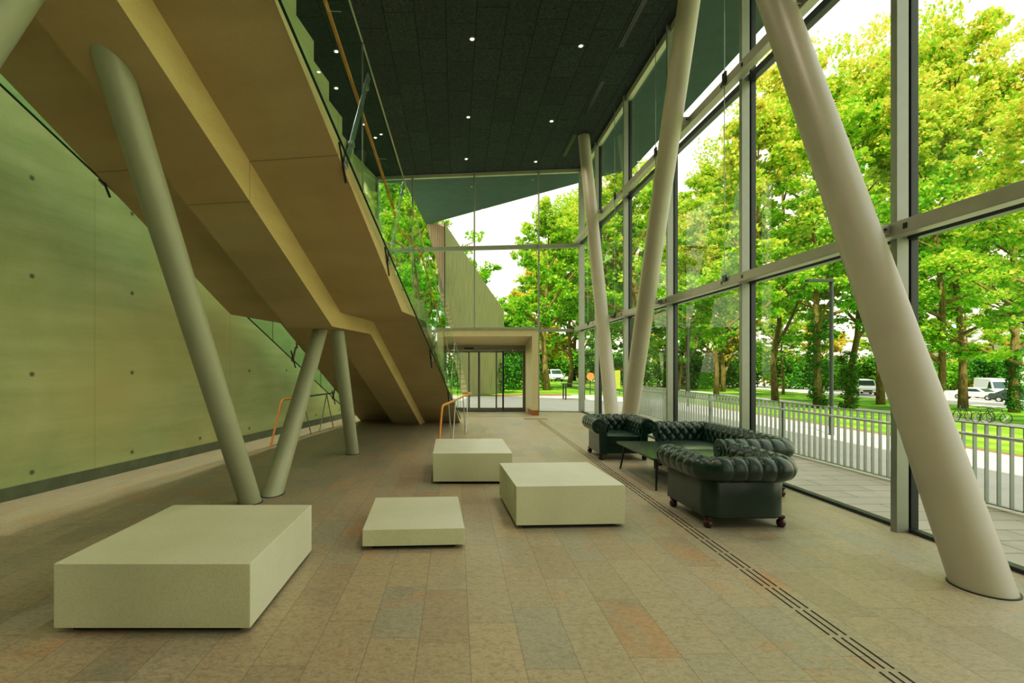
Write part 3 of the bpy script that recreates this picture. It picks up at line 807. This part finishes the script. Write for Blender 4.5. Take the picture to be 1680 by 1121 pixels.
# railing
ra = tag(empty('terrace_railing', (6.11,10,0)), 'long galvanised railing of upright flat bars along the terrace edge', 'railing')
ya, yb_ = 3.9-10, 16.3-10
MB().bar((0,ya,.93),(0,yb_,.93),.05,.012).build('top_rail', M['rail'], ra)
MB().tube([(-.06,ya,.80),(-.06,yb_,.80)], .02, 10).build('handrail', M['stainless'], ra, smooth=True)
MB().bar((0,ya,.03),(0,yb_,.03),.05,.012).build('bottom_rail', M['rail'], ra)
bal = None; y = ya+.05; cnt = 0
while y < yb_ and cnt < 97:
    if bal is None: bal = MB().box(-.022,.022,-.005,.005,.036,.924).build('baluster', M['rail'], ra); bal.location = (0,y,0)
    else:
        c = bal.copy(); COL.objects.link(c); c.parent = ra; c.location = (0,y,0)
    y += .128; cnt += 1
m = MB()
for y in (ya+.02,ya+2.6,ya+5.2,ya+7.8,ya+10.4,yb_-.02): m.box(-.03,.03,y-.012,y+.012,-.01,.924)
build_each(m, 'post', M['rail'], ra)

# lamp posts
def lamp(px, Y, H, label):
    X = (px-VX)*Y/F; z = gz(X)-.02
    r = tag(empty('street_lamp', (X,Y,z)), label, 'street lamp')
    MB().tube([(0,0,0),(0,0,H)], .045, 12).build('pole', M['dark'], r, smooth='auto')
    MB().tube([(0,0,0),(0,0,.5)], .06, 12).build('base_sleeve', M['dark'], r, smooth='auto')
    MB().box(-.62,.05,-.07,.07,H-.02,H+.05).build('lamp_head', M['dark'], r, bevel=.01)
lamp(1364,12.2,3.85,'slim dark lamp post with flat head just beyond the railing near the big column')
lamp(1129,22,3.65,'slim dark lamp post standing farther along the path')

# ------------------------------------------------------------------ trees
rng = np.random.default_rng(7)
def leaf_mesh(name, centers, radii, per, size, mat, flat=.45, seed=0):
    r = np.random.default_rng(seed)
    C = np.repeat(np.array(centers), per, axis=0); Rr = np.repeat(np.array(radii), per)
    g = r.normal(size=(len(C),3)); g /= np.linalg.norm(g,axis=1)[:,None]; g *= (r.random(len(C))**.45)[:,None]
    P = C + g*Rr[:,None]*np.array([1,1,flat])
    N = r.normal(size=(len(C),3))*.75 + np.array([0,0,.9]); N /= np.linalg.norm(N,axis=1)[:,None]
    U = np.cross(N, r.normal(size=(len(C),3))); U /= np.linalg.norm(U,axis=1)[:,None]; V = np.cross(N,U)
    s = (size*(.65+.7*r.random(len(C))))[:,None]
    q = np.stack([P-U*s*.5, P+V*s*.42-N*s*.08, P+U*s*.5, P-V*s*.42-N*s*.08], 1).reshape(-1,3)
    n = len(C); me = bpy.data.meshes.new(name)
    me.vertices.add(n*4); me.vertices.foreach_set('co', q.astype(np.float32).ravel())
    me.loops.add(n*4); me.loops.foreach_set('vertex_index', np.arange(n*4, dtype=np.int32))
    me.polygons.add(n); me.polygons.foreach_set('loop_start', np.arange(0,n*4,4, dtype=np.int32))
    me.polygons.foreach_set('loop_total', np.full(n,4,dtype=np.int32)); me.update(calc_edges=True)
    me.materials.append(mat); return me
def gen_tree(seed, H, R, tr, fh, nl=15, per=95, size=.2, mat='leaf', spread=1.0):
    r = random.Random(seed); wood = MB(); cl = []; rad = []
    tp = []; x = y = 0
    n = 9
    for i in range(n):
        t = i/(n-1); tp.append((x,y,H*.86*t)); x += r.uniform(-.035,.035)*H*.5; y += r.uniform(-.035,.035)*H*.5
    trr = [tr*(1.25 if i == 0 else 1)*(1-.85*i/(n-1)) for i in range(n)]
    wood.tube(tp, trr, 10)
    def at(z):
        t = z/(H*.86)*(n-1); i = min(int(t), n-2); f = t-i
        return Vector(tp[i]).lerp(Vector(tp[i+1]), f), trr[i]*(1-f)+trr[i+1]*f
    az = r.uniform(0,6.28)
    for i in range(nl):
        u = i/(nl-1); z = fh+(H*.8-fh)*u**.9; az += 2.4+r.uniform(-.4,.4)
        p, pr_ = at(z); L = R*spread*(1-.62*u**1.6)*r.uniform(.8,1.12); el = math.radians(12+48*u+r.uniform(-8,8))
        if i < 3: el += .35
        pts = [p]; dirv = Vector((math.cos(az)*math.cos(el), math.sin(az)*math.cos(el), math.sin(el)))
        for k in range(5):
            dirv = (dirv + Vector((r.uniform(-.22,.22), r.uniform(-.22,.22), r.uniform(-.12,.2)))).normalized(); pts.append(pts[-1]+dirv*L/5)
        r0 = min(pr_*.7, .045*L); wood.tube(pts, [r0*(1-.16*k) for k in range(6)], 6, cap=False)
        for k in range(2,6):
            for j in range(2):
                q = pts[k]; a2 = az + r.choice((-1,1))*r.uniform(.5,1.3); e2 = r.uniform(-.25,.6)
                dv = Vector((math.cos(a2)*math.cos(e2), math.sin(a2)*math.cos(e2), math.sin(e2))); l2 = L*r.uniform(.2,.4)
                mid = q+dv*l2*.5+Vector((0,0,.08*l2)); e = q+dv*l2
                wood.tube([q,mid,e], [r0*.35,r0*.22,r0*.08], 4, cap=False)
                for cc in (mid, e, q.lerp(e,.75)): cl.append(tuple(cc+Vector((r.uniform(-.45,.45),r.uniform(-.45,.45),r.uniform(-.3,.35))))); rad.append(r.uniform(.25,.72)*R/6)
        cl.append(tuple(pts[-1])); rad.append(.8*R/5)
    for k in range(10): cl.append((tp[-1][0]+r.uniform(-1,1)*R*.2, tp[-1][1]+r.uniform(-1,1)*R*.2, H*r.uniform(.84,1))); rad.append(.8*R/5)
    lm = leaf_mesh('foliage', cl, rad, per, size, M[mat], .5, seed)
    wm = bpy.data.meshes.new('trunk'); wm.from_pydata(wood.v, [], wood.f); wm.materials.append(M['bark']); wm.shade_smooth()
    return wm, lm
VAR = {
 'tall0': gen_tree(11, 21, 6.4, .23, 3.2, 19, 64, .21),
 'tall1': gen_tree(23, 19.5, 6.0, .21, 3.0, 18, 64, .21),
 'tall2': gen_tree(37, 17, 5.4, .19, 2.8, 16, 70, .2),
 'fork': gen_tree(51, 15, 5.6, .34, 3.0, 15, 74, .2, 'leaf', 1.1),
 'deepgreen': gen_tree(64, 15, 5.4, .26, .9, 17, 80, .27, 'leafdark'),
 'gold': gen_tree(75, 14, 5.0, .22, 1.2, 15, 80, .26, 'leafyellow'),
}
HB = dict(tall0=21,tall1=19.5,tall2=17,fork=15,deepgreen=15,gold=14)
SKY = [(600,270),(700,290),(735,500),(765,520),(830,500),(862,430),(900,330),(950,290),(1000,300),(1060,280),(1110,330),(1170,300),(1205,200),(1240,110),(1340,80),(1470,95),(1540,110),(1600,70),(1800,40)]
def skyline(px):
    for (a,ya_),(b,yb2) in zip(SKY[:-1],SKY[1:]):
        if px <= b: return ya_+(yb2-ya_)*(px-a)/(b-a)
    return 60
def tree(kind, px, Y, s=1.0, label=None, group=None, sx=None, rz=None, X=None):
    if X is None: X = (px-VX)*Y/F
    z = gz(X)-.05
    if group is None or skyline(px) > 250:
        h = (VY-skyline(px))*Y/F + CH - z
        s = h/HB[kind]*(s if group is None else min(s,.95))
        if sx is None: sx = min(1.25, max(.62, s**-.5 if s > 1 else 1.0))
    if sx is None: sx = 1.0
    o = empty('broadleaf_tree', (X,Y,z), rz if rz is not None else (px*7.3+Y)%6.28); o.scale = (s*sx,s*sx,s)
    tag(o, label, 'tree', group)
    for nm, me in zip(('trunk','foliage'), VAR[kind]):
        c = bpy.data.objects.new(nm, me); COL.objects.link(c); c.parent = o
    return o
G = 'trees beyond the glass'
tree('fork', 897,33,1.04,'dark trunked tree forking low, seen right of the entrance portal', sx=.75)
tree('tall2', 934,41,.95,'tree with a leaning trunk behind the forked one, left of the corner post')
tree('deepgreen',838,44,.8,'dark green tree seen through the entrance door panes')
tree('tall0',1342,34,1.0,'thick ivy-clad tree left of the big leaning column', rz=1.0)
tree('tall1',1392,37,.97,'ivy-clad tree hidden partly behind the big leaning column')
tree('tall1',1272,47,1.05,'slender tree of the pair behind the railing, left of the ivy-clad trunk')
tree('tall2',1175,47,1.15,'straight trunked tree standing on the lawn behind the sofa')
tree('tall0',1128,40,.9,'tree just behind the farther lamp post')
tree('tall2',1580,42,1.2,'tree beside the white saloon car')
tree('tall0',1664,38,1.02,'tree with dark trunk in front of the large white van', rz=.4)
tree('tall1',1530,33,.98,'tree showing just right of the big leaning column')
tree('tall0',1745,25,.95,'tall tree whose pale limbs reach in from the right edge', rz=2.2)
tree('fork',1040,34,1.1,'bushy tree filling the view between the two far columns')
tree('tall1',985,38,1.0,'tree right behind the far corner post')
tree('tall2',1225,32,1.0,'tree rising behind the middle mullion')
tree('tall0',1445,46,1.1,'tree behind the parked minibus')
tree('tall1',1480,60,1.1,'tall tree behind the thick mullion on the right')
tree('fork',676,42,1.2,'leafy tree seen through the stair glass, left of the slanted wall')
tree('tall1',655,50,1.0,'tall leafy tree seen farthest left through the stair glass')
# back rows
i = 0
rr = random.Random(5)
for Y0, n, kinds, s0 in ((66,15,('tall2','deepgreen','tall1','gold'),.95),(88,16,('deepgreen','tall0','gold','tall1'),1.0)):
    for k in range(n):
        px = 640+ (1120 if Y0 == 66 else 1080)*k/(n-1) + rr.uniform(-20,20); Y = Y0+rr.uniform(-5,5)
        X = (px-VX)*Y/F
        if 46 < X < 76 and Y0 == 66: continue
        tree(kinds[k%4], px, Y, s0*rr.uniform(.85,1.1), 'leafy tree in the dense rows far behind the lawn', 'far trees closing off the park')
# ivy on the two trunks
for px, Y, r0, H, lab in ((1342,34,.62,6.5,'thick coat of dark ivy wrapped round the broad trunk left of the big column'),(1392,37,.6,4.5,'narrower coat of dark ivy on the trunk beside the big column'),(1664,38,.5,5,'dark ivy on the trunk in front of the large white van')):
    X = (px-VX)*Y/F; rr2 = random.Random(px); cs = []; rd = []
    for k in range(110):
        a = rr2.uniform(0,6.28); z = rr2.uniform(0.1,H); cs.append((math.cos(a)*r0*.75, math.sin(a)*r0*.75, z)); rd.append(.26)
    me = leaf_mesh('ivy', cs, rd, 36, .12, M['leafdark'], 1.0, px)
    o = bpy.data.objects.new('ivy', me); COL.objects.link(o); o.location = (X,Y,gz(X)); tag(o, lab, 'ivy', kind='stuff')
# shrubs / hedges low down
def shrub_mesh(seed, w, d, h, n, per, size, mat):
    r2 = random.Random(seed); cs = []; rd = []
    for k in range(n): cs.append((r2.uniform(-w/2,w/2), r2.uniform(-d/2,d/2), h*(.15+.8*r2.random()**.8))); rd.append(h*.28)
    return leaf_mesh('foliage', cs, rd, per, size, M[mat], .8, seed)
SH = [shrub_mesh(1,5,2,2.6,60,90,.2,'leafdark'), shrub_mesh(2,5,2,2.2,60,90,.2,'leaf'), shrub_mesh(3,5,2,2.4,60,90,.2,'leafyellow')]
stem = MB()
for k in range(7): stem.tube([((k-3)*.6,0,0),((k-3)*.66,.1,1.5)], [.05,.02], 5)
stm = bpy.data.meshes.new('stems'); stm.from_pydata(stem.v, [], stem.f); stm.materials.append(M['bark'])
def shrub(i, px, Y, s, label, group=None, X=None, rz=0):
    if X is None: X = (px-VX)*Y/F
    o = tag(empty('shrub', (X,Y,gz(X)), rz), label, 'shrub', group); o.scale = (s,s,s)
    for nm, me in (('foliage',SH[i%3]),('stems',stm)):
        c = bpy.data.objects.new(nm, me); COL.objects.link(c); c.parent = o
shrub(0,812,34,.9,'dark green shrub seen through the middle door pane')
shrub(0,850,37,.8,'dark green shrub seen through the right hand door pane')
shrub(0,790,30,.75,'bushy shrub beside the entrance path, seen through the sliding doors')
for k in range(16):
    shrub(k, 850+52*k, 80+(k%3)*4, 2.1, 'low hedge-like shrub under the far trees', 'shrubs under the far trees', rz=(k%4)*.2)
# background buildings
def building(x0,x1,y,z,h,label):
    r = tag(empty('building', ((x0+x1)/2,y,z)), label, 'building'); w = (x1-x0)/2
    MB().box(-w,w,0,8,0,h).build('wall', M['render'], r)
    MB().box(-w-.3,w+.3,-.3,8.3,h,h+.5).build('roof', M['fascia'], r)
    m = MB(); n = int(2*w/3)
    for k in range(n):
        for q in range(max(1,int(h/3))): m.box(-w+3*k+.8,-w+3*k+2.2,-.05,-.001,1+3*q,2.4+3*q)
    build_each(m, 'window', M['carglass'], r)
building(95,135,100,-2.5,8,'long pale building showing between trees above the parked cars')
building(52,74,112,-2.5,7,'pale building glimpsed behind the trees left of the ivy trunk')
building(14,28,104,-1.2,6,'pale building glimpsed behind the trees by the entrance')

# cars
def car(x, y, rz, kind, mat, label, s=1.0):
    z = gz(x)-.015
    r = tag(empty('van' if kind != 'saloon' else 'car', (x,y,z), rz), label, 'van' if kind != 'saloon' else 'car'); r.scale = (s,s,s)
    # local: front = -Y
    if kind == 'saloon': L, W, Hb, Ht = 4.5, 1.75, .95, 1.42; side = [(-2.25,.35),(-2.2,.75),(-1.15,.92),(2.1,.98),(2.25,.8),(2.25,.35)]; cab = [(-1.15,.92),(-.45,1.40),(1.0,1.42),(1.75,.98)]
    elif kind == 'minibus': L, W = 4.9, 1.9; side = [(-2.45,.4),(-2.4,.95),(-1.9,1.15),(2.4,1.15),(2.45,.4)]; cab = [(-1.9,1.15),(-1.15,1.9),(2.2,1.95),(2.4,1.15)]
    else: L, W = 5.6, 2.0; side = [(-2.8,.4),(-2.75,1.05),(-2.0,1.3),(2.8,1.3),(2.8,.4)]; cab = [(-2.0,1.3),(-1.3,2.3),(-1.0,2.55),(2.75,2.6),(2.8,1.3)]
    body = MB().prism(side, lambda p,t:(t,p[0],p[1]), -W/2,W/2).build('body', mat, r, bevel=.08, seg=3, smooth='auto')
    c = MB(); n = len(cab)
    vs = [(-W/2+(.06 if p[1] < cab[0][1]+.1 else .16),p[0],p[1]) for p in cab] + [(W/2-(.06 if p[1] < cab[0][1]+.1 else .16),p[0],p[1]) for p in cab]
    c.add(vs, [tuple(range(n))[::-1], tuple(range(n,2*n))]+[(i,(i+1)%n,n+(i+1)%n,n+i) for i in range(n)])
    c.build('cabin', mat, r, bevel=.05, seg=2, smooth='auto')
    g = MB()
    (ya_, za), (yb2, zb2) = cab[0], cab[1]
    f = lambda t: (ya_+(yb2-ya_)*t, za+(zb2-za)*t)
    p0 = f(.08); p1 = f(.88); o_ = -.025
    g.add([(-W/2+.15,p0[0]+o_,p0[1]+.02),(W/2-.15,p0[0]+o_,p0[1]+.02),(W/2-.22,p1[0]+o_,p1[1]+.02),(-W/2+.22,p1[0]+o_,p1[1]+.02)], [(0,1,2,3)])
    zlo, zhi = za+.06, min(zb2, cab[2][1])-.10
    for sg in (-1,1):
        ye = cab[-2][0]-.1 if kind != 'panel' else -.7
        g.add([(sg*(W/2-.045),ya_+.35,zlo),(sg*(W/2-.045),ye,zlo),(sg*(W/2-.135),ye-.1,zhi),(sg*(W/2-.135),yb2+.15,zhi)], [(0,1,2,3)])
    build_each(g, 'car_window', M['carglass'], r, fix=False)
    build_each(MB().box(-W/2+.1,-W/2+.42,-L/2-.03,-L/2+.05,.6,.78).box(W/2-.42,W/2-.1,-L/2-.03,-L/2+.05,.6,.78), 'headlight', M['stainless'], r, bevel=.02)
    MB().box(-W/2+.5,W/2-.5,-L/2-.03,-L/2+.03,.5,.68).box(-W/2+.2,W/2-.2,-L/2-.02,-L/2+.03,.36,.44).build('grille', M['tyre'], r)
    for sx in (-1,1):
        for sy in (-L/2+.85,L/2-.9):
            w_ = MB().tube([(sx*(W/2-.2),sy,.31),(sx*(W/2+.01),sy,.31)], .31, 18).build('wheel', M['tyre'], r, smooth='auto')
            MB().tube([(sx*(W/2),sy,.31),(sx*(W/2+.02),sy,.31)], .18, 12).build('hubcap', M['stainless'], w_)
car(51.9,62,-.55,'minibus',M['carwhite'],'white minibus parked facing the viewer, left of the big column')
car(61.6,57.6,.25,'saloon',M['carwhite'],'white saloon car parked on the road, right of the big column')
car(67.4,61.0,-.45,'panel',M['carwhite'],'large white panel van parked behind a tree trunk')
car(59.6,51.4,.3,'saloon',M['cardark'],'dark car parked next to the large van at the right edge')
car(56.2,66.8,-.5,'saloon',M['cardark'],'dark car mostly hidden beside the minibus')
car(12.6,63,.1,'minibus',M['carwhite'],'white van parked between the trees by the entrance', .8)
# bicycles
def bike(x, y, rz, label):
    r = tag(empty('bicycle', (x,y,gz(x)-.015), rz), label, 'bicycle')
    for cx in (-.52,.52):
        wl = MB().torus((cx,0,.34),.32,.02).build('wheel', M['tyre'], r, smooth=True)
        m = MB()
        for k in range(8): a = PI*k/8; m.tube([(cx-.31*math.cos(a),0,.34-.31*math.sin(a)),(cx+.31*math.cos(a),0,.34+.31*math.sin(a))], .004, 4)
        m.build('spokes', M['stainless'], wl)
    MB().tube([(-.52,0,.34),(-.1,0,.32),(.33,0,.78),(-.2,0,.80),(-.1,0,.32)], .02, 8).tube([(-.52,0,.34),(-.2,0,.78)], .014, 6).tube([(.52,0,.34),(.33,0,.78),(.29,0,.95)], .018, 8).build('frame', M['cardark'], r, smooth='auto')
    MB().tube([(.24,-.27,1.0),(.30,-.08,.98),(.30,.08,.98),(.24,.27,1.0)], .014, 8).build('handlebar', M['black'], r, smooth='auto')
    MB().tube([(-.2,0,.78),(-.22,0,.93)], .014, 6).build('seat_post', M['stainless'], r)
    MB().prism([(-.36,-.07),(-.36,.07),(-.2,.06),(-.08,.02),(-.08,-.02),(-.2,-.06)], lambda p,t:(p[0],p[1],t), .93,.97).build('saddle', M['black'], r, bevel=.01)
for px, Y, rz, lab in ((1579,31,.25,'bicycle lying nearest the big column on the cycle path'),(1613,30.6,.1,'bicycle standing in the middle of the three on the cycle path'),(1634,30.2,-.2,'bicycle farthest right of the three on the cycle path')):
    bike((px-VX)*Y/F, Y, rz, lab)
# outdoor table and signs near the entrance
ot = tag(empty('outdoor_table', (5.75,23.8,0)), 'dark high outdoor table standing on the forecourt by the corner post', 'table')
MB().box(-.55,.55,-.35,.35,.72,.76).build('table_top', M['dark'], ot)
for x in (-.45,.45):
    for y in (-.28,.28): MB().box(x-.03,x+.03,y-.03,y+.03,-.01,.72).build('leg', M['dark'], ot)
sg = tag(empty('round_sign', (7.6,27.6,-.03)), 'round orange sign on a post behind the far corner glazing', 'sign')
MB().tube([(0,0,0),(0,0,1.3)], .03, 8).build('post', M['dark'], sg)
MB().tube([(0,-.02,1.05),(0,-.05,1.05)], .21, 24).build('disc', M['orange'], sg)
bx = tag(empty('yellow_panel', (9.6,29,-.1)), 'yellow green upright panel seen between the far columns', 'panel')
MB().box(-.16,.16,-.05,.05,.35,1.45).build('board', M['yellowgreen'], bx, bevel=.01)
build_each(MB().box(-.14,-.10,-.02,.02,0,.35).box(.10,.14,-.02,.02,0,.35), 'leg', M['dark'], bx)

# ------------------------------------------------------------------ world, sun, camera
wd = bpy.data.worlds.new('World'); sc.world = wd; wd.use_nodes = True
nt = wd.node_tree; bg = nt.nodes['Background']
tc = nt.nodes.new('ShaderNodeTexCoord'); sx = nt.nodes.new('ShaderNodeSeparateXYZ'); nt.links.new(tc.outputs['Generated'], sx.inputs[0])
rp = nt.nodes.new('ShaderNodeValToRGB'); nt.links.new(sx.outputs[2], rp.inputs[0])
rp.color_ramp.elements[0].position = 0; rp.color_ramp.elements[0].color = (1.0,.86,.64,1)
rp.color_ramp.elements[1].position = .7; rp.color_ramp.elements[1].color = (.92,.96,.82,1)
nt.links.new(rp.outputs[0], bg.inputs[0]); bg.inputs[1].default_value = 1.35
sun = bpy.data.lights.new('sun', 'SUN'); sun.energy = 5.5; sun.angle = math.radians(1.2); sun.color = (1,.93,.78)
so_ = bpy.data.objects.new('sun', sun); COL.objects.link(so_)
sdir = Vector((.30,.60,-1.15)).normalized(); so_.rotation_euler = sdir.to_track_quat('-Z','Y').to_euler()
cam = bpy.data.cameras.new('camera'); co_ = bpy.data.objects.new('camera', cam); COL.objects.link(co_)
cam.sensor_width = 36; cam.sensor_fit = 'HORIZONTAL'; cam.lens = F*36/1680
cam.shift_x = (840-VX)/1680; cam.shift_y = (VY-560.5)/1680; cam.clip_end = 600; cam.clip_start = .05
co_.location = (0,0,CH); co_.rotation_euler = (PI/2,0,0)
sc.camera = co_
sc.view_settings.view_transform = 'Standard'; sc.view_settings.look = 'None'; sc.view_settings.exposure = 0.68; sc.view_settings.gamma = 1.0
vs_ = sc.view_settings; vs_.use_curve_mapping = True; cm = vs_.curve_mapping       # soft shoulder, like an HDR photograph
cm.white_level = (3,3,3); cm.clip_max_x = 1; cm.clip_max_y = 1
cu_ = cm.curves[3]
for x_, y_ in ((.018,.045),(.06,.185),(.14,.385),(.28,.63),(.5,.82),(.75,.92)): cu_.points.new(x_, y_)
cu_.points[len(cu_.points)-1].location = (1,.985)
cm.update()
sc.cycles.use_denoising = True; sc.cycles.max_bounces = 8; sc.cycles.diffuse_bounces = 4; sc.cycles.glossy_bounces = 4
sc.cycles.transparent_max_bounces = 24; sc.cycles.sample_clamp_indirect = 6; sc.cycles.caustics_reflective = False; sc.cycles.caustics_refractive = False
